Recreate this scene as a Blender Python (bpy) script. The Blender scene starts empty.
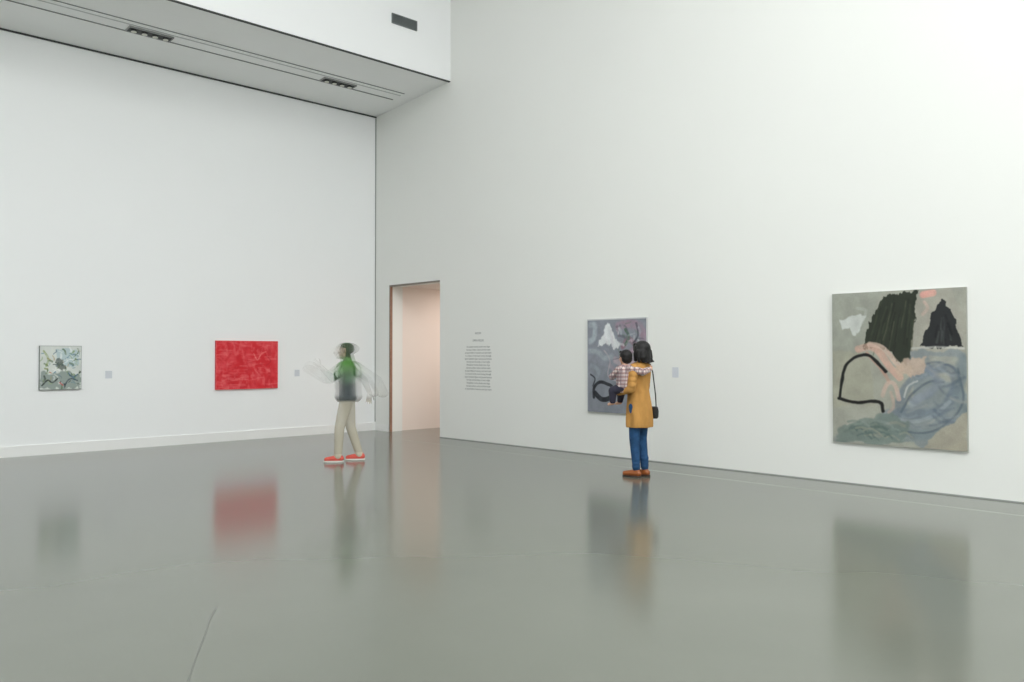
import bpy, bmesh, math, random
import numpy as np
from mathutils import Vector, Matrix
random.seed(3)
scene = bpy.context.scene
scene.view_settings.view_transform = 'Standard'
scene.view_settings.look = 'None'

# ------------------------------------------------------------------ helpers
def lin(c):
    c = np.asarray(c, dtype=float) / 255.0
    return np.where(c <= 0.04045, c / 12.92, ((c + 0.055) / 1.055) ** 2.4)
def L4(r, g, b): 
    v = lin((r, g, b)); return (float(v[0]), float(v[1]), float(v[2]), 1.0)

def mat(name, col, rough=0.6, metal=0.0, noise=0.0, nscale=8.0, bump=0.0, bscale=60.0, spec=0.5, bdist=0.01, stretch=(1,1,1)):
    m = bpy.data.materials.new(name); m.use_nodes = True
    nt = m.node_tree; b = nt.nodes['Principled BSDF']
    b.inputs['Base Color'].default_value = col
    b.inputs['Roughness'].default_value = rough
    b.inputs['Metallic'].default_value = metal
    b.inputs['Specular IOR Level'].default_value = spec
    tc = nt.nodes.new('ShaderNodeTexCoord')
    mp = nt.nodes.new('ShaderNodeMapping'); mp.inputs['Scale'].default_value = stretch
    nt.links.new(tc.outputs['Object'], mp.inputs[0])
    if noise > 0:
        n = nt.nodes.new('ShaderNodeTexNoise'); n.inputs['Scale'].default_value = nscale
        n.inputs['Detail'].default_value = 4
        nt.links.new(mp.outputs[0], n.inputs['Vector'])
        mr = nt.nodes.new('ShaderNodeMapRange')
        mr.inputs[1].default_value = 0.3; mr.inputs[2].default_value = 0.7
        mr.inputs[3].default_value = 1 - noise; mr.inputs[4].default_value = 1 + noise
        nt.links.new(n.outputs[0], mr.inputs[0])
        mx = nt.nodes.new('ShaderNodeVectorMath'); mx.operation = 'SCALE'
        mx.inputs[0].default_value = col[:3]
        nt.links.new(mr.outputs[0], mx.inputs['Scale'])
        nt.links.new(mx.outputs[0], b.inputs['Base Color'])
    if bump > 0:
        n2 = nt.nodes.new('ShaderNodeTexNoise'); n2.inputs['Scale'].default_value = bscale
        nt.links.new(mp.outputs[0], n2.inputs['Vector'])
        bp = nt.nodes.new('ShaderNodeBump'); bp.inputs['Strength'].default_value = bump
        bp.inputs['Distance'].default_value = bdist
        nt.links.new(n2.outputs[0], bp.inputs['Height'])
        nt.links.new(bp.outputs[0], b.inputs['Normal'])
    return m

def mesh_obj(name, verts, faces, m=None, parent=None, smooth=False):
    me = bpy.data.meshes.new(name); me.from_pydata([tuple(v) for v in verts], [], faces); me.update()
    o = bpy.data.objects.new(name, me); scene.collection.objects.link(o)
    if m: me.materials.append(m)
    if parent: o.parent = parent
    if smooth: me.polygons.foreach_set('use_smooth', [True] * len(me.polygons))
    return o

def box_vf(x0, x1, y0, y1, z0, z1, V=None, F=None):
    V = [] if V is None else V; F = [] if F is None else F
    b = len(V)
    V += [(x0,y0,z0),(x1,y0,z0),(x1,y1,z0),(x0,y1,z0),(x0,y0,z1),(x1,y0,z1),(x1,y1,z1),(x0,y1,z1)]
    F += [tuple(b+i for i in f) for f in [(0,3,2,1),(4,5,6,7),(0,1,5,4),(1,2,6,5),(2,3,7,6),(3,0,4,7)]]
    return V, F
def boxes(name, lst, m, parent=None):
    V, F = [], []
    for b in lst: box_vf(*b, V=V, F=F)
    return mesh_obj(name, V, F, m, parent)
def empty(name, loc, rz=0.0):
    e = bpy.data.objects.new(name, None); scene.collection.objects.link(e)
    e.location = loc; e.rotation_euler = (0, 0, rz); e.empty_display_size = 0.2
    return e

# ------------------------------------------------------------------ materials
M_wall = mat('plaster_white', L4(243, 244, 244), 0.75, noise=0.006, nscale=0.5, bump=0.04, bscale=40)
M_wall_r = mat('plaster_white_warm', L4(236, 237, 233), 0.7, noise=0.008, nscale=0.45, bump=0.04, bscale=40)
M_ceil = mat('ceiling_paint', L4(222, 222, 222), 0.8, noise=0.01, nscale=1)
M_soff = mat('soffit_paint', L4(246, 247, 246), 0.8, noise=0.01, nscale=1)
M_base = mat('skirting_paint', L4(240, 240, 238), 0.45)
M_dark = mat('dark_metal', L4(56, 58, 58), 0.5, metal=0.2)
M_gap = mat('shadow_gap', L4(145, 147, 145), 0.8)
M_gap2 = mat('corner_shadow_grey', L4(155, 157, 154), 0.8)  # grey that paints in the shadow line of the wall corner
M_brown = mat('door_frame_bronze', L4(150, 112, 92), 0.45, noise=0.15, nscale=20)
M_frameg = mat('door_trim_grey', L4(135, 128, 120), 0.5)
M_corr = mat('corridor_paint', L4(240, 229, 221), 0.75, noise=0.01, nscale=1)
M_label = mat('label_card', L4(210, 214, 220), 0.6)
M_line = mat('floor_tape_white', L4(188, 190, 184), 0.5)
M_crack = mat('floor_crack', L4(82, 85, 80), 0.6)

# polished floor
M_floor = bpy.data.materials.new('polished_resin_floor'); M_floor.use_nodes = True
nt = M_floor.node_tree; b = nt.nodes['Principled BSDF']
tc = nt.nodes.new('ShaderNodeTexCoord')
n = nt.nodes.new('ShaderNodeTexNoise'); n.inputs['Scale'].default_value = 0.5; n.inputs['Detail'].default_value = 5
nt.links.new(tc.outputs['Object'], n.inputs['Vector'])
cr = nt.nodes.new('ShaderNodeValToRGB')
cr.color_ramp.elements[0].position = 0.3; cr.color_ramp.elements[0].color = L4(101, 104, 95)
cr.color_ramp.elements[1].position = 0.7; cr.color_ramp.elements[1].color = L4(106, 109, 100)
nt.links.new(n.outputs[0], cr.inputs[0]); nt.links.new(cr.outputs[0], b.inputs['Base Color'])
b.inputs['Roughness'].default_value = 0.16
b.inputs['IOR'].default_value = 1.52

# ------------------------------------------------------------------ room
XR, YL = 9.6, 13.94
X0, Y0, ZC = -6.0, -6.0, 9.0
boxes('floor', [(X0, 12.8, Y0, 14.14, -0.2, 0.0)], M_floor)
boxes('wall_left', [(X0, 9.9, YL, 14.14, 0, 9.2)], M_wall)
boxes('wall_right', [(XR, 9.9, Y0, 11.89, 0, 9.2), (XR, 9.9, 13.44, YL, 0, 9.2), (XR, 9.9, 11.89, 13.44, 2.85, 9.2)], M_wall_r)
boxes('wall_back', [(X0, 9.9, Y0 - .2, Y0, 0, 6.4), (X0, 9.9, Y0 - .2, Y0, 8.8, 9.2), (X0, 0.0, Y0 - .2, Y0, 6.4, 8.8), (9.2, 9.9, Y0 - .2, Y0, 6.4, 8.8)], M_wall)
boxes('wall_side', [(X0 - .2, X0, Y0, 14.14, 0, 9.2)], M_wall)
boxes('wall_corridor', [(9.9, 12.8, 13.5, 13.7, 0, 2.85), (9.9, 12.8, 10.4, 10.6, 0, 2.85), (12.6, 12.8, 10.6, 13.5, 0, 2.85)], M_corr)
boxes('ceiling_corridor', [(9.9, 12.8, 10.4, 13.7, 2.85, 3.0)], M_corr)

def sky_mat(s):
    M = bpy.data.materials.new('skylight_diffuser'); M.use_nodes = True  # emission shared by the skylights and the added fill panel
    nt = M.node_tree; nt.nodes.remove(nt.nodes['Principled BSDF'])
    em = nt.nodes.new('ShaderNodeEmission'); em.inputs[0].default_value = (0.975, 1.0, 0.995, 1); em.inputs[1].default_value = s
    nt.links.new(em.outputs[0], nt.nodes['Material Output'].inputs[0]); return M
xs = [(-4.6, -0.6), (0.2, 4.2), (5.0, 9.0)]
ys = [(-4.8, -0.2), (0.6, 5.2), (6.0, 10.8)]
cb = []
xe = [X0] + [v for p in xs for v in p] + [XR]
ye = [Y0] + [v for p in ys for v in p] + [11.6]
power = {(1,1):2.6,(1,3):3.4,(1,5):0.8,(3,1):5.6,(3,3):7.6,(3,5):1.2,(5,1):3.2,(5,3):2.2,(5,5):0.7}
for i in range(len(xe) - 1):
    for j in range(len(ye) - 1):
        if i % 2 == 1 and j % 2 == 1: boxes('skylight_diffuser', [(xe[i], xe[i+1], ye[j], ye[j+1], ZC + .06, ZC + .1)], sky_mat(power[(i,j)]))
        else: cb.append((xe[i], xe[i+1], ye[j], ye[j+1], ZC, ZC + .2))
boxes('ceiling', cb, M_ceil)
boxes('fill_light_panel_1', [(0.0, 9.2, Y0 - .12, Y0 - .08, 6.4, 8.8)], sky_mat(6.0))  # added glowing panel behind the camera, brightens the left wall
boxes('fill_light_frame_1', [(x - .04, x + .04, Y0 - .08, Y0 - .01, 6.4, 8.8) for x in (.04, 2.3, 4.6, 6.9, 9.16)], M_gap)  # bars across the added fill panel, out of view

# soffit
def zs(y): return 6.28 + (13.94 - y) * 0.0726
prof = [(13.94, zs(13.94)), (11.6, zs(11.6)), (11.6, 9.2), (13.94, 9.2)]
V = [(x, p[0], p[1]) for x in (X0, XR) for p in prof]
F = [(0,1,5,4),(1,2,6,5),(2,3,7,6),(3,0,4,7),(3,2,1,0),(4,5,6,7)]
so = mesh_obj('ceiling_soffit', V, F, M_soff)
so.data.materials.append(M_wall); so.data.polygons[1].material_index = 1
def strip(name, y, w, m, h=0.006, x0=X0, x1=XR - .001):
    a, c = y - w / 2, y + w / 2
    V = [(x0,a,zs(a)-h),(x1,a,zs(a)-h),(x1,c,zs(c)-h),(x0,c,zs(c)-h),(x0,a,zs(a)+.002),(x1,a,zs(a)+.002),(x1,c,zs(c)+.002),(x0,c,zs(c)+.002)]
    return mesh_obj(name, V, [(0,3,2,1),(4,5,6,7),(0,1,5,4),(1,2,6,5),(2,3,7,6),(3,0,4,7)], m)
M_slot = mat('slot_shadow', L4(125, 127, 127), 0.8)
M_groove = mat('groove_shadow', L4(195, 197, 196), 0.8)
strip('trim_soffit_slot', 12.58, 0.022, M_slot, x1=9.3)
strip('trim_soffit_slot.001', 12.70, 0.02, M_groove, x1=9.3)
strip('trim_soffit_slot.002', 12.95, 0.028, M_slot, x1=9.3)
strip('trim_soffit_edge', 11.62, 0.04, M_dark, h=0.014)
boxes('wall_top_gap_strip', [(X0, XR - .001, YL - .025, YL, zs(YL) - .022, zs(YL))], M_dark)  # dark strip in place of the shaded gap where wall meets soffit
boxes('corner_shadow_strip', [(XR - .014, XR, YL - .014, YL, 0.17, 6.25)], M_gap2)  # thin grey strip coloured as the shadow gap in the corner

def spot_fixture(xc, yc=12.835):
    e = empty('recessed_spotlight', (xc, yc, zs(yc) - .012)); e.rotation_euler = (-math.atan(.0726), 0, 0)
    M_fr = bpy.data.materials.get('fixture_frame') or mat('fixture_frame', L4(150, 152, 150), .5)
    boxes('frame', [(-.33,.33,-.095,-.08,-.012,.01),(-.33,.33,.08,.095,-.012,.01),(-.33,-.315,-.08,.08,-.012,.01),(.315,.33,-.08,.08,-.012,.01)], M_fr, e)
    boxes('housing', [(-.315,.315,-.08,.08,-.002,.01)], M_dark, e)
    M_lens = bpy.data.materials.get('lamp_lens') or mat('lamp_lens', L4(235, 235, 225), .2)
    for k in range(4):
        for nm, r1, r2, dp, z, mm in (('lamp_head',.05,.045,.03,-.014,M_dark),('lens',.040,.040,.004,-.031,M_lens)):
            bm = bmesh.new()
            bmesh.ops.create_cone(bm, cap_ends=True, segments=20, radius1=r1, radius2=r2, depth=dp, matrix=Matrix.Translation((-.235 + k * .157, 0, z)))
            me = bpy.data.meshes.new(nm); bm.to_mesh(me); bm.free(); me.materials.append(mm)
            o = bpy.data.objects.new(nm, me); scene.collection.objects.link(o); o.parent = e
for xc in (8.03, 4.74, 1.45): spot_fixture(xc)

vb = [(8.30,8.83,11.575,11.6,7.15,7.165),(8.30,8.83,11.575,11.6,7.305,7.32),(8.30,8.315,11.575,11.6,7.165,7.305),(8.815,8.83,11.575,11.6,7.165,7.305),(8.315,8.815,11.595,11.6,7.165,7.305)]
for k in range(6): vb.append((8.315,8.815,11.578,11.594,7.172+k*.023,7.181+k*.023))
boxes('air_vent_grille', vb, mat('vent_metal', L4(112, 118, 118), .5))

boxes('baseboard_left', [(X0, XR, YL - .018, YL, 0, 0.16)], M_base)
boxes('baseboard_right', [(XR - .01, XR, 13.5, YL - .018, 0, 0.13)], M_base)
boxes('trim_right_shadow_gap', [(XR - .004, XR, Y0, 11.89, 0, 0.012)], M_gap)
boxes('door_frame', [(XR-.004,XR+.05,13.43,13.442,0,2.85)], M_brown)
boxes('door_frame_trim', [(XR-.008,XR-.0005,13.44,13.456,0,2.866),(XR-.008,XR+.05,11.89,13.44,2.838,2.852),(XR-.008,XR-.0005,11.89,13.44,2.85,2.866)], M_frameg)
boxes('floor_marking_line', [(8.84, 8.855, Y0, 12.0, 0, 0.0012)], M_line)
def crack(pts, w, name='floor_crack'):
    V, F = [], []
    for i, (x, y) in enumerate(pts):
        j = min(i + 1, len(pts) - 1); k = max(i - 1, 0)
        d = Vector((pts[j][0] - pts[k][0], pts[j][1] - pts[k][1])).normalized()
        V += [(x - d.y * w, y + d.x * w, .0008), (x + d.y * w, y - d.x * w, .0008)]
        if i: F.append((2*i-2, 2*i-1, 2*i+1, 2*i))
    return mesh_obj(name, V, F, M_crack)
crack([(2.19,4.81),(2.06,4.62),(1.93,4.38),(1.78,4.13),(1.6,3.81),(1.45,3.5)], .0018)

for (x, z) in ((4.55, 1.19), (7.86, 1.166)):
    boxes('wall_label', [(x - .05, x + .05, YL - .006, YL - .0005, z - .06, z + .06)], M_label)
boxes('wall_label', [(XR - .006, XR - .0005, 6.69, 6.79, 1.19, 1.33)], M_label)
M_txt = mat('vinyl_text', L4(135, 137, 137), .6)
def wall_text(name, body, size, yc, z):
    cu = bpy.data.curves.new(name, 'FONT'); cu.body = body; cu.size = size; cu.align_x = 'CENTER'
    cu.space_line = 1.25; cu.extrude = 0.0005
    o = bpy.data.objects.new(name, cu); scene.collection.objects.link(o)
    o.location = (XR - .0015, yc, z); o.rotation_euler = (math.pi/2, 0, -math.pi/2)
    cu.materials.append(M_txt); return o
words = "the painter works slowly over large canvases where colour and line meet as open fields of memory and each mark is a record of the hand moving through space between figure and ground between the city and the body at rest in light".split()
lines = []; k = 0
for i in range(15):
    s = ''
    while len(s) < 36: s += words[k % len(words)] + ' '; k += 1
    lines.append(s.strip()[:38])
wall_text('exhibition_wall_text', "\n".join(lines), .042, 10.84, 1.63)
wall_text('exhibition_title', "ROOM\n\nOPEN FIELDS", .05, 10.84, 1.86)

# ------------------------------------------------------------------ paintings
rng = np.random.default_rng(7)
def vnoise(H, W, sy, sx, seed, octv=3):
    out = np.zeros((H, W)); amp = 1; tot = 0
    for o in range(octv):
        r = np.random.default_rng(seed * 17 + o)
        gy, gx = max(2, int(sy * 2**o) + 2), max(2, int(sx * 2**o) + 2)
        g = r.random((gy, gx))
        yy = np.linspace(0, gy - 1.001, H); xx = np.linspace(0, gx - 1.001, W)
        yi = yy.astype(int); xi = xx.astype(int); fy = yy - yi; fx = xx - xi
        fy = fy*fy*(3-2*fy); fx = fx*fx*(3-2*fx)
        a = g[yi][:, xi]; b_ = g[yi][:, xi+1]; c = g[yi+1][:, xi]; d = g[yi+1][:, xi+1]
        out += amp * ((a*(1-fx)+b_*fx)*(1-fy)[:, None] + (c*(1-fx)+d*fx)*fy[:, None]); tot += amp; amp *= .5
    return out / tot
class Canvas:
    def __init__(s, W, H, base, seed=1):
        s.W, s.H = W, H
        s.img = np.ones((H, W, 3)) * np.array(base, float)
        s.U, s.V = np.meshgrid(np.linspace(0, 1, W), np.linspace(0, 1, H)); s.seed = seed; s.asp = H / W
    def nz(s, a, b, o=3): s.seed += 1; return vnoise(s.H, s.W, a, b, s.seed, o)
    def mix(s, m, col, al=1.0):
        m = np.clip(m * al, 0, 1)[..., None]; s.img = s.img * (1 - m) + np.array(col, float) * m
    def poly(s, pts, col, al=1.0, wob=.03, rag=.02, soft=1):
        U = s.U + (s.nz(9, 9) - .5) * wob + (s.nz(24, 40) - .5) * rag; V = s.V + (s.nz(9, 9) - .5) * wob + (s.nz(24, 60) - .5) * rag
        ins = np.zeros(U.shape, bool); n_ = len(pts)
        for i in range(n_):
            x1, y1 = pts[i]; x2, y2 = pts[(i+1) % n_]
            c = ((y1 > V) != (y2 > V)) & (U < (x2-x1)*(V-y1)/((y2-y1) if y2 != y1 else 1e-9)+x1)
            ins ^= c
        m = ins.astype(float)
        for _ in range(soft): m = (m + np.roll(m,1,0)+np.roll(m,-1,0)+np.roll(m,1,1)+np.roll(m,-1,1))/5
        s.mix(m, col, al)
    def stroke(s, pts, w, col, al=1.0, wob=.015, dry=0.0, edge=.01):
        P = [np.array(p, float) for p in pts]; Q = []
        for i in range(len(P)-1):
            p0 = P[max(i-1,0)]; p1 = P[i]; p2 = P[i+1]; p3 = P[min(i+2,len(P)-1)]
            for t in np.linspace(0,1,6)[:-1]:
                Q.append(.5*((2*p1)+(-p0+p2)*t+(2*p0-5*p1+4*p2-p3)*t*t+(-p0+3*p1-3*p2+p3)*t**3))
        Q.append(P[-1])
        U = s.U + (s.nz(8, 8) - .5) * wob; V = (s.V + (s.nz(8, 8) - .5) * wob) * s.asp
        D = np.full(U.shape, 9.0)
        for i in range(len(Q)-1):
            ax, ay = Q[i][0], Q[i][1]*s.asp; bx, by = Q[i+1][0], Q[i+1][1]*s.asp
            dx, dy = bx-ax, by-ay; t = np.clip(((U-ax)*dx+(V-ay)*dy)/(dx*dx+dy*dy+1e-12),0,1)
            D = np.minimum(D, np.hypot(U-ax-t*dx, V-ay-t*dy))
        m = np.clip((w - D) / edge + .5, 0, 1)
        if dry: m = m * np.clip(1 - dry + dry * 2 * (s.nz(22, 16, 3) - .2), 0, 1)
        s.mix(m, col, al)
    def grain(s, amt, a=40, b=40):
        s.img *= (1 + (s.nz(a, b) - .5)[..., None] * amt)
    def speck(s, amt):
        s.img *= (1 + (np.random.default_rng(s.seed).random((s.H, s.W)) - .5)[..., None] * amt)

M_paint = bpy.data.materials.new('oil_on_canvas'); M_paint.use_nodes = True
nt = M_paint.node_tree; b = nt.nodes['Principled BSDF']; b.inputs['Roughness'].default_value = .6
b.inputs['Specular IOR Level'].default_value = .3
at = nt.nodes.new('ShaderNodeAttribute'); at.attribute_name = 'Col'; nt.links.new(at.outputs['Color'], b.inputs['Base Color'])
def painting(name, cv, o, ud, w, h, nd, edge=(170,170,165), th=.038):
    o = Vector(o); ud = Vector(ud); nd = Vector(nd); W, H = cv.W, cv.H
    U = cv.U.ravel() * w; Vv = cv.V.ravel() * h
    f = o + nd * th
    P = np.zeros((W*H, 3)); P += np.array(f); P += U[:, None] * np.array(ud); P[:, 2] -= Vv
    idx = np.arange(W*H).reshape(H, W)
    q = np.stack([idx[:-1,:-1], idx[1:,:-1], idx[1:,1:], idx[:-1,1:]], -1).reshape(-1, 4)
    faces = q.tolist(); base = W*H
    ex = []
    for dn in (th - .0004, .002):
        for (a, c) in ((0,0),(w,0),(w,h),(0,h)):
            p = o + nd*dn + ud*a; ex.append((p.x, p.y, p.z - c))
    for f_ in [(0,1,2,3),(4,5,6,7),(0,1,5,4),(1,2,6,5),(2,3,7,6),(3,0,4,7)]: faces.append([base+i for i in f_])
    V = P.tolist() + ex
    ob = mesh_obj(name, V, faces, M_paint)
    ca = ob.data.color_attributes.new('Col', 'FLOAT_COLOR', 'POINT')
    col = np.ones((len(V), 4)); col[:W*H, :3] = lin(np.clip(cv.img, 0, 255)).reshape(-1, 3); col[W*H:, :3] = lin(edge)
    ca.data.foreach_set('color', col.ravel().astype(np.float32))
    return ob

# -- large painting on right
c = Canvas(320, 378, (156, 157, 146), 11)
c.mix(c.nz(3, 3), (168, 168, 156), .8)
c.poly([(0,0),(.4,0),(.25,.4),(0,.45)], (148, 152, 142), .6, soft=8)
c.poly([(.0,.38),(.3,.4),(.34,.74),(0,.76)], (160,159,142), .7, soft=8)
c.poly([(.05,.18),(.12,.165),(.26,.16),(.24,.23),(.18,.28),(.14,.24),(.07,.25)], (202,206,202), .85, wob=.06, soft=2)
c.stroke([(.2,.1),(.27,.12),(.24,.2)], .012, (190,192,186), .5, dry=.6)
c.poly([(.62,.05),(.9,.0),(.99,.2),(.99,.4),(.6,.45)], (162,159,148), .7, soft=8)
DK = (44,49,40)
c.poly([(.40,.045),(.44,.02),(.665,.012),(.64,.12),(.635,.3),(.6,.475),(.5,.455),(.47,.4),(.36,.36),(.235,.375),(.28,.24),(.335,.14)], DK, .97, wob=.025, rag=.05)
for i in range(34):   # vertical brush hairs dragging out of the dark mass
    t = rng.random(); x0_ = .41+.24*t; x1_ = .25+.36*t
    y0_ = .03+.2*rng.random(); y1_ = y0_+.14+.1*rng.random()
    f0 = (y0_-.02)/.42; f1 = min((y1_-.02)/.42, 1.05)
    c.stroke([(x0_+(x1_-x0_)*f0,y0_),(x0_+(x1_-x0_)*f1,y1_)], .003+.004*rng.random(), random.choice([(70,74,58),(30,34,28),(92,92,74),(58,64,52),(36,44,36)]), .6, dry=.6)
c.stroke([(.70,.035),(.77,.03)], .024, (222,160,148), .85, dry=.3)
c.stroke([(.71,.08),(.73,.12),(.7,.16)], .012, (206,172,160), .6, dry=.4)
c.poly([(.835,.085),(.86,.1),(.91,.2),(.97,.365),(.68,.37),(.72,.24),(.78,.14)], (36,38,40), .96, wob=.05, rag=.04)
for i in range(14):
    t = rng.random(); y0_ = .16+.12*rng.random(); x = .84+(t-.5)*.5*(y0_-.08); 
    c.stroke([(x,y0_),(x+(t-.5)*.06,y0_+.07)], .004+.005*rng.random(), random.choice([(66,68,70),(24,26,28),(84,86,84)]), .55, dry=.6)
c.stroke([(.62,.372),(.8,.366),(.98,.374)], .008, (206,205,198), .8, dry=.4)
c.poly([(.6,.39),(1,.38),(1,.92),(.86,.99),(.5,.97),(.34,.86),(.42,.76),(.62,.7)], (128,138,142), .8, wob=.08, soft=6)
c.poly([(.74,.42),(.95,.42),(.93,.6),(.78,.56)], (162,160,148), .7, soft=8)
c.stroke([(.5,.8),(.58,.62),(.72,.52),(.88,.5),(.93,.6),(.84,.74),(.66,.79),(.5,.78)], .038, (106,118,130), .75, dry=.5, edge=.02)
c.stroke([(.54,.78),(.62,.66),(.74,.58),(.84,.58)], .009, (80,92,104), .7, dry=.4)
c.stroke([(.6,.46),(.74,.5),(.8,.58),(.74,.66),(.62,.7)], .026, (124,134,148), .7, dry=.5, edge=.02)
c.stroke([(.62,.5),(.78,.46),(.92,.5),(.96,.6)], .009, (86,98,112), .6, dry=.4)
c.stroke([(.62,.72),(.74,.64),(.82,.58)], .03, (144,152,160), .7, dry=.5, edge=.02)
c.stroke([(.97,.44),(.94,.66),(.97,.8),(.8,.9),(.55,.93),(.2,.95),(.05,.98)], .04, (114,126,130), .7, dry=.6, edge=.03)
c.stroke([(.94,.5),(.97,.7),(.86,.84),(.7,.9),(.5,.9)], .008, (84,96,106), .65, dry=.4)
c.stroke([(.48,.82),(.6,.84),(.76,.8),(.88,.7)], .014, (156,164,168), .6, dry=.5)
for i in range(34):
    x = .53+.38*rng.random(); y = .44+.44*rng.random(); l=.05+.1*rng.random(); a = rng.random()*2-1
    c.stroke([(x,y),(x+l*.5,y+l*.4*a+.01),(x+l,y+l*.6*a)], .004+.009*rng.random(), random.choice([(98,110,124),(152,160,166),(118,128,138),(166,164,154),(88,100,114)]), .5, dry=.7, edge=.015)
c.poly([(.05,.92),(.25,.82),(.45,.8),(.6,.86),(.55,.99),(.02,.99)], (114,128,122), .8, wob=.1, soft=5)
for i in range(34):
    x = .06+.5*rng.random(); y = .84+.13*rng.random(); l=.05+.08*rng.random()
    c.stroke([(x,y),(x+l*.5,y-.02*rng.random()),(x+l,y+.02*rng.random())], .005+.006*rng.random(), random.choice([(88,104,100),(144,154,148),(104,120,114),(152,150,136)]), .6, dry=.5)
c.poly([(.8,.88),(1,.76),(1,1),(.7,1)], (164,158,142), .9, wob=.05, soft=3)
c.stroke([(.21,.375),(.30,.36),(.38,.40),(.46,.50),(.53,.56)], .028, (202,164,148), .92, dry=.35)
c.stroke([(.30,.345),(.40,.365),(.47,.43),(.54,.5)], .02, (208,182,166), .88, dry=.35)
c.stroke([(.28,.40),(.38,.49),(.44,.58)], .013, (184,146,130), .85, dry=.3)
c.poly([(.56,.44),(.72,.41),(.7,.5),(.6,.57),(.5,.52)], (190,168,150), .85, wob=.08, rag=.05, soft=4)
c.stroke([(.40,.68),(.44,.6),(.49,.6),(.52,.7)], .016, (196,170,156), .8, dry=.3)
c.stroke([(.46,.66),(.48,.74),(.44,.78)], .012, (190,164,150), .7, dry=.4)
c.stroke([(.56,.68),(.59,.61),(.66,.58)], .007, (208,208,202), .7, dry=.3)
c.stroke([(.42,.52),(.35,.44),(.25,.415),(.13,.47),(.08,.56),(.055,.7)], .011, (24,24,24), 1, wob=.03)
c.stroke([(.055,.705),(.2,.73),(.37,.725),(.4,.78)], .011, (24,24,24), 1, wob=.03)
c.grain(.16, 14, 14); c.speck(.08)
painting('abstract_painting_large', c, (XR, 4.491, 2.22), (0,-1,0), 1.461, 1.738, (-1,0,0), (170,170,162))

# -- painting behind the woman
c = Canvas(220, 277, (124, 128, 137), 31)
c.mix(c.nz(4, 4), (142, 147, 155), .9)
c.poly([(.02,.02),(.98,.02),(.98,.5),(.5,.55),(.02,.45)], (140,144,153), .8, soft=6)
c.stroke([(.06,.06),(.14,.07),(.12,.2),(.05,.24)], .04, (190,202,208), .65, dry=.6, edge=.03)
c.stroke([(.04,.34),(.2,.36),(.3,.42),(.44,.4)], .035, (176,186,192), .6, dry=.6, edge=.03)
c.stroke([(.08,.5),(.2,.56),(.14,.66)], .03, (160,170,178), .5, dry=.6, edge=.03)
c.stroke([(.55,.08),(.7,.06),(.9,.10),(.95,.26),(.78,.36)], .06, (166,136,152), .8, dry=.6, edge=.04)
c.stroke([(.62,.3),(.72,.22),(.86,.32)], .035, (140,94,108), .7, dry=.6, edge=.03)
c.stroke([(.5,.44),(.7,.5),(.92,.44)], .045, (200,176,184), .75, dry=.6, edge=.03)
c.stroke([(.4,.5),(.56,.58),(.8,.6)], .03, (170,150,160), .6, dry=.6, edge=.03)
c.stroke([(.66,.12),(.72,.2),(.66,.28)], .02, (74,104,82), .8, dry=.4)
c.stroke([(.84,.06),(.87,.18),(.8,.26)], .014, (64,68,78), .7, dry=.4)
for i in range(28):
    x=.5+.42*rng.random(); y=.05+.42*rng.random(); a=rng.random()*6.3; l=.05+.06*rng.random()
    c.stroke([(x,y),(x+l*math.cos(a)*.6+.01,y+l*.4*math.sin(a)),(x+l*math.cos(a),y+l*math.sin(a))], .006+.012*rng.random(), random.choice([(214,196,204),(120,88,102),(104,126,110),(180,188,196),(84,88,98),(218,218,220),(206,170,182)]), .6, dry=.5, edge=.015)
c.poly([(.36,.04),(.44,.1),(.5,.19),(.60,.28),(.5,.325),(.36,.27),(.2,.28),(.27,.15)], (224,227,228), .95, wob=.08, rag=.07, soft=3)
for i in range(9):
    x=.3+.2*rng.random(); y=.1+.16*rng.random(); c.stroke([(x,y),(x+.04,y+.08)], .01, random.choice([(236,238,238),(196,202,208),(210,204,210)]), .5, dry=.5, edge=.02)
c.stroke([(.12,.84),(.12,.74),(.22,.68),(.38,.7),(.46,.74)], .022, (38,40,46), .98, dry=.2)
c.stroke([(.14,.8),(.26,.86),(.4,.84),(.47,.77)], .034, (38,40,46), .98, dry=.2)
c.stroke([(.06,.6),(.14,.64),(.1,.72)], .010, (44,46,52), .8)
c.stroke([(.3,.34),(.4,.45),(.36,.6),(.5,.66)], .01, (190,178,182), .6, dry=.4)
c.grain(.14, 14, 14); c.speck(.08); c.mix(((c.V < .012)|(c.U < .012)).astype(float), (206,208,208), .8)
painting('abstract_painting_grey', c, (XR, 8.312, 2.036), (0,-1,0), 1.103, 1.386, (-1,0,0), (190,190,190))

# -- red painting
c = Canvas(240, 176, (216, 42, 52), 51)
c.mix(np.clip((c.nz(5, 7)-.4)*3,0,1), (224, 68, 76), .9)
c.mix(np.clip((c.nz(9, 14)-.5)*4,0,1), (200, 32, 44), .5)
c.mix(np.clip((c.nz(7, 20)-.52)*5,0,1), (234, 112, 112), .5)
c.mix(np.clip((c.nz(20, 6)-.58)*6,0,1), (238, 132, 128), .4)
for i in range(50):
    x, y = rng.random(2); a = rng.random()*6.3; l = .06+.16*rng.random()
    c.stroke([(x,y),(x+l*math.cos(a)*.5+.01,y+l*math.sin(a)*.6),(x+l*math.cos(a),y+l*math.sin(a))], .006+.014*rng.random(), random.choice([(236,112,112),(200,34,46),(232,96,98),(240,148,144),(206,38,50)]), .5, dry=.85, edge=.02)
c.stroke([(.6,.27),(.66,.4),(.72,.27),(.8,.22)], .009, (240,150,142), .6, dry=.5)
c.stroke([(.8,.3),(.88,.42),(.8,.52)], .009, (182,34,44), .5, dry=.5)
c.stroke([(.12,.72),(.3,.8),(.5,.74)], .02, (238,132,128), .45, dry=.8, edge=.02)
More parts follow.
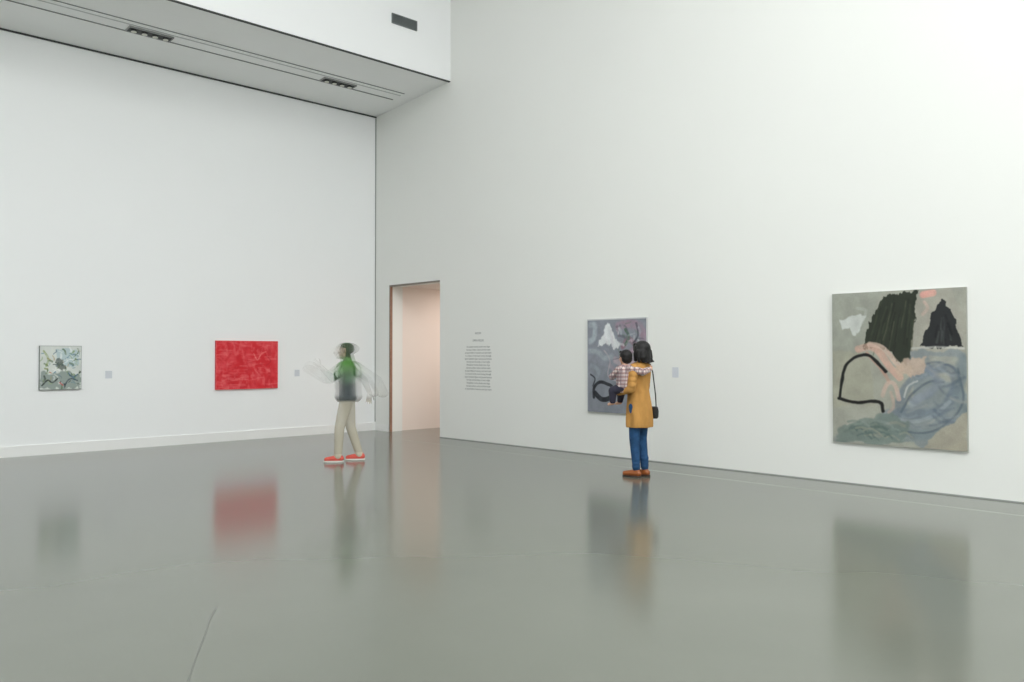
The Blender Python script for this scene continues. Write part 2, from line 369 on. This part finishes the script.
e = (np.minimum(np.minimum(c.U, 1-c.U)*1.37, np.minimum(c.V, 1-c.V)) < .022).astype(float); c.mix(e*c.nz(20,20)*1.6, (228,108,108), .6)
c.speck(.06)
painting('abstract_painting_red', c, (6.284, YL, 1.75), (1,0,0), 1.168, .852, (0,-1,0), (214,90,92))

# -- small painting left
c = Canvas(150, 172, (204, 209, 204), 71)
c.mix(c.nz(5,5), (224,228,222), .9)
c.poly([(.02,.58),(.3,.64),(.6,.58),(.98,.68),(.98,.97),(.02,.97)], (124,138,132), .7, wob=.15, soft=3)
c.poly([(.4,.1),(.9,.06),(.96,.4),(.7,.5),(.45,.35)], (178,198,202), .8, wob=.12, soft=3)
for i in range(95):
    x, y = rng.random(2)*[.9,.85]+[.05,.1]; a = rng.random()*6.3; l=.04+.08*rng.random()
    c.stroke([(x,y),(x+l*.5*math.cos(a)+.02,y+l*.5*math.sin(a)),(x+l*math.cos(a),y+l*math.sin(a))], .006+.016*rng.random(), random.choice([(84,108,76),(44,52,52),(126,150,100),(96,134,152),(238,240,238),(168,150,104),(238,240,236),(160,180,140),(214,220,218),(90,116,128)]), .7, wob=.05, dry=.55)
c.poly([(.38,.36),(.5,.26),(.64,.42),(.58,.56),(.42,.52)], (62,72,66), .6, wob=.25, soft=3)
c.stroke([(.06,.9),(.2,.78),(.3,.84),(.42,.76)], .018, (42,48,48), .8, dry=.5)
c.stroke([(.6,.9),(.72,.76),(.9,.8)], .018, (50,62,74), .75, dry=.5)
c.stroke([(.68,.62),(.78,.72),(.9,.66)], .018, (66,96,124), .7, dry=.4)
c.stroke([(.1,.12),(.2,.3),(.16,.46)], .026, (134,152,92), .7, dry=.5)
c.stroke([(.48,.84),(.56,.9)], .016, (194,88,84), .8); c.stroke([(.24,.6),(.28,.62)], .012, (190,116,90), .7)
e = (np.minimum(np.minimum(c.U, 1-c.U), np.minimum(c.V, 1-c.V)) < .010).astype(float); c.mix(e, (100,104,102), .7)
painting('abstract_painting_small', c, (3.557, YL, 1.64), (1,0,0), .583, .665, (0,-1,0), (110,114,112))

# ------------------------------------------------------------------ figure tools
class Parts:
    def __init__(s): s.V = []; s.F = []
    def _add(s, V, F):
        b = len(s.V); s.V += V; s.F += [tuple(b + i for i in f) for f in F]
    def rings(s, rings):
        n = len(rings[0]); V = [v for r in rings for v in r]; F = []
        for i in range(len(rings)-1):
            for j in range(n):
                k = (j+1) % n; F.append((i*n+j, i*n+k, (i+1)*n+k, (i+1)*n+j))
        F.append(tuple(reversed(range(n)))); F.append(tuple(range((len(rings)-1)*n, len(rings)*n)))
        s._add(V, F)
    def cap(s, p0, p1, r0, r1, seg=16):
        p0, p1 = Vector(p0), Vector(p1); d = p1 - p0
        if d.length < 1e-6: d = Vector((0,0,1e-4))
        d.normalize(); a = d.orthogonal().normalized(); b_ = d.cross(a)
        R = []
        for k in range(6):
            t = math.pi/2 * (1 - (k + .25)/6); R.append((p0 - d*r0*math.sin(t), r0*math.cos(t)))
        R.append((p0, r0)); R.append((p0.lerp(p1,.5), (r0+r1)/2)); R.append((p1, r1))
        for k in range(6):
            t = math.pi/2 * ((k + .75)/6); R.append((p1 + d*r1*math.sin(t), r1*math.cos(t)))
        s.rings([[tuple(c + a*r*math.cos(2*math.pi*j/seg) + b_*r*math.sin(2*math.pi*j/seg)) for j in range(seg)] for c, r in R])
    def chain(s, pts, rs):
        for i in range(len(pts)-1): s.cap(pts[i], pts[i+1], rs[i], rs[i+1])
    def ell(s, c, r, M=None, seg=24):
        c = Vector(c); M = M or Matrix.Identity(3); R = []
        for k in range(1, 16):
            t = math.pi * k / 16; R.append([tuple(c + M @ Vector((r[0]*math.sin(t)*math.cos(2*math.pi*j/seg), r[1]*math.sin(t)*math.sin(2*math.pi*j/seg), -r[2]*math.cos(t)))) for j in range(seg)])
        s.rings(R)
    def loft(s, secs, seg=32, fold=0, nf=9):
        R = []
        for (cx, cy, z, rx, ry) in secs:
            f = fold * max(0, (secs[0][2]-z)/(secs[0][2]-secs[-1][2])) if fold else 0
            R.append([(cx + rx*(1+f*math.sin(nf*2*math.pi*j/seg+cx+3*z))*math.cos(2*math.pi*j/seg), cy + ry*(1+f*math.sin(nf*2*math.pi*j/seg+cx+3*z))*math.sin(2*math.pi*j/seg), z) for j in range(seg)])
        s.rings(R)
    def hand(s, w, d, n_, side, curl=.4, k=1.0):
        w, d, n_ = Vector(w), Vector(d).normalized(), Vector(n_).normalized()
        n_ = (n_ - d*n_.dot(d)).normalized(); sd = d.cross(n_).normalized()*side
        M = Matrix((sd, d, n_)).transposed()
        s.ell(w + d*.045*k, (.041*k, .054*k, .016*k), M)
        for i, ln in enumerate((.068,.076,.071,.056)):
            p = w + d*(.083 if i < 3 else .076)*k + sd*(.031-.0205*i)*k
            dd = (d + sd*(.10-.07*i)).normalized(); pts = [p - dd*.02*k]
            ang = curl*.5
            for q in (.45,.32,.23):
                v = dd*math.cos(ang) + n_*math.sin(ang); p = p + v*ln*q*k; pts.append(p); ang += curl
            s.chain(pts, [.0095*k,.0088*k,.008*k,.0068*k])
        p = w + d*.02*k + sd*.025*k; v = (d*.65+sd*.75).normalized(); p1 = p+v*.04*k; v2 = (d*.9+sd*.3+n_*.3).normalized(); p2 = p1+v2*.032*k
        s.chain([p,p1,p2,p2+v2*.018*k],[.014*k,.0115*k,.0095*k,.0075*k])
    def head(s, c, yaw=0, k=1.0, pitch=0):
        M = Matrix.Rotation(yaw,3,'Z') @ Matrix.Rotation(pitch,3,'X')
        f = lambda v: Vector(c) + M @ (Vector(v)*k)
        s.ell(f((0,-.01,.03)), (.076*k,.093*k,.083*k), M)
        s.ell(f((0,.022,-.03)), (.058*k,.066*k,.075*k), M)
        s.cap(f((0,.055,-.082)), f((0,.05,-.075)), .026*k,.03*k)
        s.cap(f((0,.083,.012)), f((0,.101,-.022)), .008*k,.013*k)
        s.cap(f((-.013,.092,-.026)), f((.013,.092,-.026)), .008*k,.008*k)
        s.cap(f((-.018,.083,-.053)), f((.018,.083,-.053)), .008*k,.008*k)
        s.cap(f((-.035,.076,.026)), f((.035,.076,.026)), .012*k,.012*k)
        for q in (-1,1): 
            s.ell(f((q*.077,-.008,-.005)), (.011*k,.019*k,.03*k), M)
            s.ell(f((q*.036,.06,-.02)), (.024*k,.022*k,.024*k), M)
        return f
def build(name, parts, m, parent, voxel=.006, smooth=3, remesh=True):
    o = mesh_obj(name, parts.V, parts.F, m, None)
    bm = bmesh.new(); bm.from_mesh(o.data); bmesh.ops.recalc_face_normals(bm, faces=bm.faces); bm.to_mesh(o.data); bm.free()
    if remesh:
        r = o.modifiers.new('r','REMESH'); r.mode='VOXEL'; r.voxel_size=voxel
        if smooth:
            sm = o.modifiers.new('s','SMOOTH'); sm.factor=.5; sm.iterations=smooth
        dg = bpy.context.evaluated_depsgraph_get()
        me = bpy.data.meshes.new_from_object(o.evaluated_get(dg)); old = o.data
        o.modifiers.clear(); o.data = me; bpy.data.meshes.remove(old)
        if not me.materials: me.materials.append(m)
    o.data.polygons.foreach_set('use_smooth', [True]*len(o.data.polygons)); o.data.update()
    o.parent = parent
    return o
def face_bits(f, parent, k=1.0, yaw=0):
    pe = Parts(); 
    for q in (-1,1): pe.ell(f((q*.031,.077,.006)), (.012*k,.006*k,.006*k), Matrix.Rotation(yaw,3,'Z'), 12)
    build('eyes', pe, M_eye, parent, remesh=False)
    pm = Parts(); pm.cap(f((-.02,.0905,-.053)), f((.02,.0905,-.053)), .003*k,.003*k); build('mouth', pm, M_lip, parent, remesh=False)

M_skin = mat('skin', L4(206,160,134), .5, noise=.04, nscale=20)
M_eye = mat('eye_dark', L4(25,20,18), .2)
M_lip = mat('lips', L4(150,82,76), .4)
M_hair = mat('black_hair', L4(17,14,14), .45, noise=.3, nscale=60, bump=.8, bscale=90, spec=.4, stretch=(1,1,.15))
M_must = mat('mustard_wool', L4(188,140,78), .9, noise=.12, nscale=10, bump=.9, bscale=9, bdist=.05, stretch=(1,1,.5), spec=.2)
M_jean = mat('denim', L4(42,76,114), .85, noise=.22, nscale=12, bump=.8, bscale=22, bdist=.02, spec=.2)
M_shoe = mat('tan_leather', L4(150,84,40), .45, noise=.1, nscale=20)
M_sole = mat('sole', L4(60,40,30), .7)
M_bag = mat('black_leather', L4(28,27,28), .4, bump=.1)
M_navy = mat('navy_cotton', L4(48,46,62), .8, noise=.1, nscale=20, bump=.6, bscale=20, bdist=.02)
M_plaid = bpy.data.materials.new('plaid_cotton'); M_plaid.use_nodes = True
nt = M_plaid.node_tree; b = nt.nodes['Principled BSDF']; b.inputs['Roughness'].default_value=.85
tc = nt.nodes.new('ShaderNodeTexCoord')
def band(axis, sc, lo):
    w = nt.nodes.new('ShaderNodeTexWave'); w.wave_type='BANDS'; w.bands_direction=axis; w.inputs['Scale'].default_value=sc
    w.inputs['Distortion'].default_value=.8; w.inputs['Detail Scale'].default_value=1.0
    nt.links.new(tc.outputs['Object'], w.inputs['Vector'])
    g = nt.nodes.new('ShaderNodeMath'); g.operation='GREATER_THAN'; g.inputs[1].default_value=lo; nt.links.new(w.outputs['Fac'], g.inputs[0]); return g
def mixc(a, fac, colb, k):
    m1 = nt.nodes.new('ShaderNodeMix'); m1.data_type='RGBA'; mm = nt.nodes.new('ShaderNodeMath'); mm.operation='MULTIPLY'; mm.inputs[1].default_value=k
    nt.links.new(fac.outputs[0], mm.inputs[0]); nt.links.new(mm.outputs[0], m1.inputs[0])
    if isinstance(a, tuple): m1.inputs[6].default_value=a
    else: nt.links.new(a.outputs[2], m1.inputs[6])
    m1.inputs[7].default_value=colb; return m1
x = mixc(L4(216,200,194), band('Z', 7, .55), L4(140,84,84), .6)
x = mixc(x, band('X', 7, .55), L4(100,76,88), .5)
x = mixc(x, band('Y', 7, .8), L4(70,62,80), .5)
nt.links.new(x.outputs[2], b.inputs['Base Color'])

# ------------------------------------------------------------------ woman with child
def rz_for(fx, fy): return math.atan2(-fx, fy)
W = empty('woman_holding_child', (8.305, 6.375, 0), rz_for(-.08, .99))
yaw = math.radians(-6); hc = (.015,-.02,1.54)
p = Parts()
f = p.head(hc, yaw)
p.chain([(0,-.02,1.36),(.008,-.03,1.47)], [.055,.05])
p.loft([(0,0,.84,.10,.08),(0,0,.9,.155,.105),(0,0,.98,.14,.1),(0,.005,1.06,.115,.085),(0,.005,1.16,.125,.09),(0,0,1.26,.14,.095),(0,-.01,1.34,.14,.08),(0,-.015,1.385,.09,.06),(0,-.015,1.40,.05,.045)])
LS, LE, LW = (-.15,-.02,1.335), (-.235,-.04,1.085), (-.215,.19,1.03)
RS, RE, RW = (.155,-.01,1.34), (.205,.04,1.09), (-.01,.23,1.13)
p.chain([LS, LE], [.048,.038]); p.chain([LE, LW], [.038,.026])
p.chain([RS, RE], [.048,.038]); p.chain([RE, RW], [.038,.026])
p.hand(LW, (.75,.6,.05), (0,-.1,1), -1, .45, .92)
p.hand(RW, (-.9,.0,.1), (0,-.6,.8), 1, .4, .92)
LH, LK, LA = (-.085,0,.87), (-.075,.02,.47), (-.065,-.0,.085)
RH, RK, RA = (.085,0,.87), (.075,.01,.47), (.065,-.04,.085)
for H_, K_, A_ in ((LH,LK,LA),(RH,RK,RA)):
    p.chain([H_,K_],[.085,.052]); m_ = Vector(K_).lerp(Vector(A_),.3); p.chain([K_, tuple(m_), A_],[.05,.05,.034])
    p.cap((A_[0],A_[1]-.02,.04),(A_[0]-.01,A_[1]+.12,.03),.033,.026)
build('body', p, M_skin, W, .0055)
face_bits(f, W, yaw=yaw)
h = Parts(); R = Matrix.Rotation(yaw,3,'Z')
g = lambda v: Vector(hc) + R @ Vector(v)
h.ell(g((0,-.022,.04)), (.10,.108,.10), R)
h.ell(g((0,-.045,-.02)), (.112,.085,.10), R)
for q in (-1,1):
    h.chain([g((q*.075,.0,.05)), g((q*.093,.0,-.03)), g((q*.10,.005,-.1))],[.034,.034,.022])
    h.chain([g((q*.05,-.07,.0)), g((q*.062,-.08,-.07)), g((q*.07,-.095,-.115))],[.05,.045,.022])
    h.chain([g((q*.09,-.04,.0)), g((q*.10,-.045,-.07)), g((q*.105,-.055,-.12))],[.035,.03,.014])
    h.cap(g((q*.045,.055,.085)), g((q*.078,.035,.02)), .026,.02)
h.chain([g((0,-.08,0)), g((0,-.09,-.07)), g((0,-.115,-.12)), g((0,-.14,-.127))],[.05,.048,.028,.010])
h.chain([g((.04,-.09,-.07)), g((.05,-.125,-.11)), g((.055,-.155,-.12))],[.036,.022,.008])
h.chain([g((-.04,-.09,-.07)), g((-.045,-.12,-.12))],[.036,.012])
h.cap(g((-.04,.068,.085)), g((.04,.068,.085)), .024,.024)
build('hair', h, M_hair, W, .005, 2)
d = Parts()
d.loft([(0,-.015,1.41,.075,.065),(0,-.015,1.385,.12,.08),(0,-.01,1.335,.155,.10),(0,-.002,1.26,.158,.115),(0,.005,1.16,.15,.118),(0,.008,1.08,.152,.118),(0,.003,.97,.162,.13),(0,0,.9,.168,.14),(0,0,.84,.172,.148),(0,0,.78,.175,.153),(0,0,.72,.178,.158),(0,0,.67,.178,.160),(0,0,.63,.178,.16),(0,0,.61,.174,.156)], seg=64, fold=.06, nf=7)
d.chain([LS, LE], [.064,.053]); d.chain([LE, tuple(Vector(LE).lerp(Vector(LW),.8))], [.053,.04])
d.chain([RS, RE], [.064,.055]); d.chain([RE, tuple(Vector(RE).lerp(Vector(RW),.8))], [.055,.042])
for t in (.35,.6,.85):   # sleeve creases
    for a_, c_ in ((LS,LE),(RS,RE)):
        q0 = Vector(a_).lerp(Vector(c_), t); d.cap(tuple(q0+Vector((-.02,-.02,.008))), tuple(q0+Vector((.02,.0,-.012))), .052-.004*t,.05-.004*t)
d.cap((-.045,-.03,1.415),(.045,-.03,1.415),.026,.026)
build('mustard_coat', d, M_must, W, .006, 2)
j = Parts()
j.chain([(-.085,0,.86),LK],[.09,.064]); j.chain([LK,(LA[0],LA[1],.11)],[.064,.046])
j.chain([(.085,0,.86),RK],[.09,.064]); j.chain([RK,(RA[0],RA[1],.11)],[.064,.046])
for A_ in (LA,RA):
    for zz in (.13,.17,.215): j.cap((A_[0]-.006,A_[1],zz),(A_[0]+.006,A_[1]+.004,zz+.006),.05,.049)
build('jeans', j, M_jean, W, .006, 2)
sh = Parts(); sl = Parts()
for A_, dx in ((LA,-.02),(RA,.005)):
    sh.chain([(A_[0],A_[1]-.035,.045),(A_[0]+dx*.5,A_[1]+.07,.042),(A_[0]+dx,A_[1]+.155,.034)],[.036,.04,.03])
    sh.cap((A_[0],A_[1]-.01,.07),(A_[0],A_[1],.07),.036,.036)
    sl.loft([(A_[0]+dx*.5,A_[1]+.06,.0,.042,.135),(A_[0]+dx*.5,A_[1]+.06,.018,.043,.137)])
build('shoes', sh, M_shoe, W, .005, 2); build('shoe_soles', sl, M_sole, W, remesh=False)
bg = Parts()
bg.loft([(.16,-.10,.71,.03,.06),(.163,-.10,.73,.04,.075),(.16,-.10,.8,.042,.08),(.155,-.10,.85,.032,.075),(.153,-.10,.862,.02,.065)])
bg.cap((.198,-.15,.80),(.198,-.05,.80),.012,.012)
build('shoulder_bag', bg, M_bag, W, .006, 1)
st = Parts(); st.chain([(.155,-.15,.85),(.15,-.145,1.0),(.14,-.13,1.15),(.125,-.122,1.28),(.11,-.095,1.385),(.11,-.02,1.425),(.115,.06,1.385),(.13,.115,1.28),(.16,.11,1.1),(.185,.04,.97),(.18,-.05,.86)],[.008]*11)
build('bag_strap', st, M_bag, W, .0045, 1)

# child carried on her left arm, hugging her shoulder
bc = (-.20,.085)
B = Parts(); byaw = math.radians(-20); bhc = (-.165,.095,1.465)
fb = B.head(bhc, byaw, .84)
B.chain([(bc[0],bc[1],1.34),(bhc[0],bhc[1]-.01,1.42)],[.036,.035])
B.loft([(bc[0],bc[1],1.06,.07,.06),(bc[0],bc[1],1.12,.09,.08),(bc[0],bc[1],1.25,.085,.075),(bc[0],bc[1],1.33,.085,.06),(bc[0],bc[1],1.37,.04,.035)])
bLS, bLE, bLW = (bc[0]-.065,bc[1]+.03,1.325), (bc[0]-.06,bc[1]+.14,1.23), (bc[0]+.03,bc[1]+.17,1.27)
bRS, bRE, bRW = (bc[0]+.0,bc[1]-.07,1.335), (bc[0]+.08,bc[1]-.215,1.29), (bc[0]+.21,bc[1]-.235,1.325)
B.chain([bLS,bLE,bLW],[.03,.026,.019]); B.chain([bRS,bRE,bRW],[.03,.026,.019])
B.hand(bLW,(.9,-.2,.1),(0,-1,0),1,.4,.58); B.hand(bRW,(.95,.05,.25),(0,1,0),1,.3,.58)
bl = [((bc[0]-.04,bc[1]+.0,1.10),(bc[0]-.07,bc[1]+.12,1.06),(bc[0]-.06,bc[1]+.13,.91)),((bc[0]+.05,bc[1]+.06,1.10),(bc[0]+.13,bc[1]+.13,1.05),(bc[0]+.13,bc[1]+.15,.91))]
for a_ in bl:
    B.chain(list(a_),[.055,.044,.028]); B.cap(a_[2],(a_[2][0],a_[2][1]+.055,a_[2][2]-.02),.024,.018)
build('child_body', B, M_skin, W, .0045, 2); face_bits(fb, W, .84, byaw)
bh = Parts(); Rb = Matrix.Rotation(byaw,3,'Z'); gb = lambda v: Vector(bhc) + Rb @ Vector(v)
bh.ell(gb((0,-.02,.028)),(.075,.084,.076),Rb); bh.ell(gb((0,-.04,-.01)),(.071,.057,.066),Rb); bh.cap(gb((-.03,.048,.072)),gb((.03,.048,.072)),.018,.018)
build('child_hair', bh, M_hair, W, .005, 2)
bs = Parts()
bs.loft([(bc[0],bc[1],1.04,.08,.07),(bc[0],bc[1],1.12,.105,.095),(bc[0],bc[1],1.25,.1,.09),(bc[0],bc[1],1.33,.098,.073),(bc[0],bc[1],1.38,.05,.045)])
bs.chain([bLS,bLE,tuple(Vector(bLE).lerp(Vector(bLW),.8))],[.046,.04,.032]); bs.chain([bRS,bRE,tuple(Vector(bRE).lerp(Vector(bRW),.85))],[.05,.045,.036])
build('child_plaid_shirt', bs, M_plaid, W, .006, 2)
bs = Parts()
for a_ in bl: bs.chain([a_[0],a_[1],tuple(Vector(a_[1]).lerp(Vector(a_[2]),.85))],[.064,.054,.038])
build('child_trousers', bs, M_navy, W, .006, 2)

# ------------------------------------------------------------------ man (captured mid-movement: translucent long-exposure figure)
def ghost_mat(name):
    m = bpy.data.materials.new(name); m.use_nodes=True; nt = m.node_tree; b = nt.nodes['Principled BSDF']; b.inputs['Roughness'].default_value=1; b.inputs['Specular IOR Level'].default_value=0
    at = nt.nodes.new('ShaderNodeAttribute'); at.attribute_name='Col'; nt.links.new(at.outputs['Color'], b.inputs['Base Color'])
    tr = nt.nodes.new('ShaderNodeBsdfTransparent'); mx = nt.nodes.new('ShaderNodeMixShader')
    nt.links.new(at.outputs['Alpha'], mx.inputs[0])
    nt.links.new(tr.outputs[0], mx.inputs[1]); nt.links.new(b.outputs[0], mx.inputs[2])
    nt.links.new(mx.outputs[0], nt.nodes['Material Output'].inputs[0]); return m
MAN = empty('walking_man', (6.50, 10.12, 0), rz_for(-.80,.60))
def man_parts(full=True, ph=0.0, fat=1.0):
    p = Parts()
    f = p.head((0,.03,1.55), .1); p.chain([(0,-.01,1.38),(0,.01,1.48)],[.06,.056])
    p.ell((0,.008,1.59),(.09,.102,.085))
    p.loft([(0,0,.84,.11,.09),(0,0,.9,.165,.12),(0,0,1.0,.155,.115),(0,.005,1.1,.16,.115),(0,.01,1.22,.18,.125),(0,.01,1.32,.185,.115),(0,0,1.38,.12,.085),(0,0,1.41,.065,.06)])
    ls, le, lw = (-.185,0,1.335), (-.24,.18+ph,1.17), (-.16,.36+ph,1.34+ph)
    rs, re, rw = (.185,0,1.335), (.26,-.22-ph,1.14), (.2,-.30-ph,.95)
    p.chain([ls,le,lw],[.062*fat,.05*fat,.032*fat**2]); p.chain([rs,re,rw],[.062*fat,.05*fat,.032*fat**2])
    if full:
        p.hand(lw,(.2,.75,.6),(.9,0,.1),-1,.35); p.hand(rw,(0,.1,-1),(-1,0,0),-1,.3)
        A = [((-.1,.0,.88),(-.1,.10,.48),(-.09,.12,.09)),((.1,0,.88),(.11,-.04,.47),(.12,-.16,.09))]
        for a_ in A:
            p.chain([a_[0],a_[1]],[.10,.07]); m_=Vector(a_[1]).lerp(Vector(a_[2]),.3); p.chain([a_[1],tuple(m_),a_[2]],[.07,.066,.055])
            p.cap((a_[2][0],a_[2][1]-.02,.05),(a_[2][0],a_[2][1]+.1,.04),.036,.03)
    return p, f, (lw, rw)
def sst(x, a, b_): t = np.clip((x-a)/(b_-a),0,1); return t*t*(3-2*t)
def color_man(o, hands, aup, sig, arm):
    me = o.data; n_ = len(me.vertices); co = np.empty(n_*3); me.vertices.foreach_get('co', co); co = co.reshape(-1,3)
    col = np.ones((n_,4)); z = co[:,2]; ay = np.abs(co[:,1])
    navy, grn, blue, beige, skin, hair, pale = [lin(v) for v in ((60,74,78),(100,156,78),(108,144,112),(200,193,174),(168,146,118),(56,80,48),(196,201,198))]
    c_ = np.ones((n_,3))*navy
    def blend(c_, w, k): return c_*(1-w[:,None])+k*w[:,None]
    c_ = blend(c_, sst(z,1.04,1.20), blue); c_ = blend(c_, sst(z,1.18,1.34), grn); c_ = blend(c_, sst(z,1.46,1.49), skin)
    c_ = blend(c_, ((z>1.47)&((z>1.60)|(co[:,1]<.02))).astype(float), hair)
    c_ = blend(c_, sst(ay,.14,.2)*(z>.9)*(z<1.47), pale)
    for hnd in hands: c_ = blend(c_, (np.linalg.norm(co-np.array(hnd),axis=1)<.11).astype(float)*.6, skin)
    c_ = blend(c_, 1-sst(z,.84,.88), beige)
    up = aup*np.exp(-(co[:,1]/sig)**2); up = np.maximum(up, arm*np.exp(-((ay-.2)/.2)**2))
    leg = .42+.3*np.clip((.9-z)/.8,0,1)
    w = sst(z,.82,.95); a = leg*(1-w)+up*w
    a = np.where(z<.12, 1.0, a)
    col[:,:3]=c_; col[:,3]=a
    ca = me.color_attributes.new('Col','FLOAT_COLOR','POINT'); ca.data.foreach_set('color', col.ravel().astype(np.float32))
GM = ghost_mat('motion_blurred_cloth')
p, fm, hands = man_parts(); o = build('body', p, GM, MAN, .0065); color_man(o, hands, .58, .11, .15)
for k, (rz_, dy, ph, sy) in enumerate(((.22,.02,.02,1.35),(-.22,-.02,-.03,1.6))):
    p, _, hands = man_parts(False, ph, 1.35)
    o = build('motion_trail_%d'%(k+1), p, GM, MAN, .009, 8); color_man(o, hands, .25, .09, .07)
    o.rotation_euler=(0,0,rz_); o.location=(0,dy,0); o.scale=(1,sy,1)
M_coral = mat('coral_trainers', L4(206,84,70), .6, noise=.08, nscale=20); M_white = mat('white_sole', L4(225,222,215), .6)
sh, sl = Parts(), Parts()
for (ax, ay) in ((-.09,.12),(.12,-.16)):
    sh.chain([(ax,ay-.045,.055),(ax,ay+.06,.05),(ax,ay+.16,.04)],[.038,.042,.032]); sh.cap((ax,ay-.02,.085),(ax,ay,.085),.04,.038)
    sl.loft([(ax,ay+.06,0,.044,.138),(ax,ay+.06,.024,.046,.142)])
build('shoes', sh, M_coral, MAN, .006, 2); build('shoe_soles', sl, M_white, MAN, remesh=False)

# ------------------------------------------------------------------ lights
ld = bpy.data.lights.new('corridor_lamp','AREA'); ld.shape='RECTANGLE'; ld.size=1.8; ld.size_y=1.6; ld.energy=36; ld.color=(1,.91,.85)
lo = bpy.data.objects.new('corridor_lamp', ld); scene.collection.objects.link(lo); lo.location=(11.5,12.0,2.82)
w = bpy.data.worlds.new('World'); scene.world = w; w.use_nodes=True
w.node_tree.nodes['Background'].inputs[0].default_value=(.9,.95,1,1); w.node_tree.nodes['Background'].inputs[1].default_value=.5

# ------------------------------------------------------------------ camera
cam = bpy.data.cameras.new('camera'); co = bpy.data.objects.new('camera', cam); scene.collection.objects.link(co)
cam.sensor_width=36; cam.lens=835/1024*36; cam.clip_end=100
co.location=(0,0,1.5); co.rotation_euler=(math.radians(90)+math.atan(14/835), 0, -math.radians(43.85))
scene.camera=co
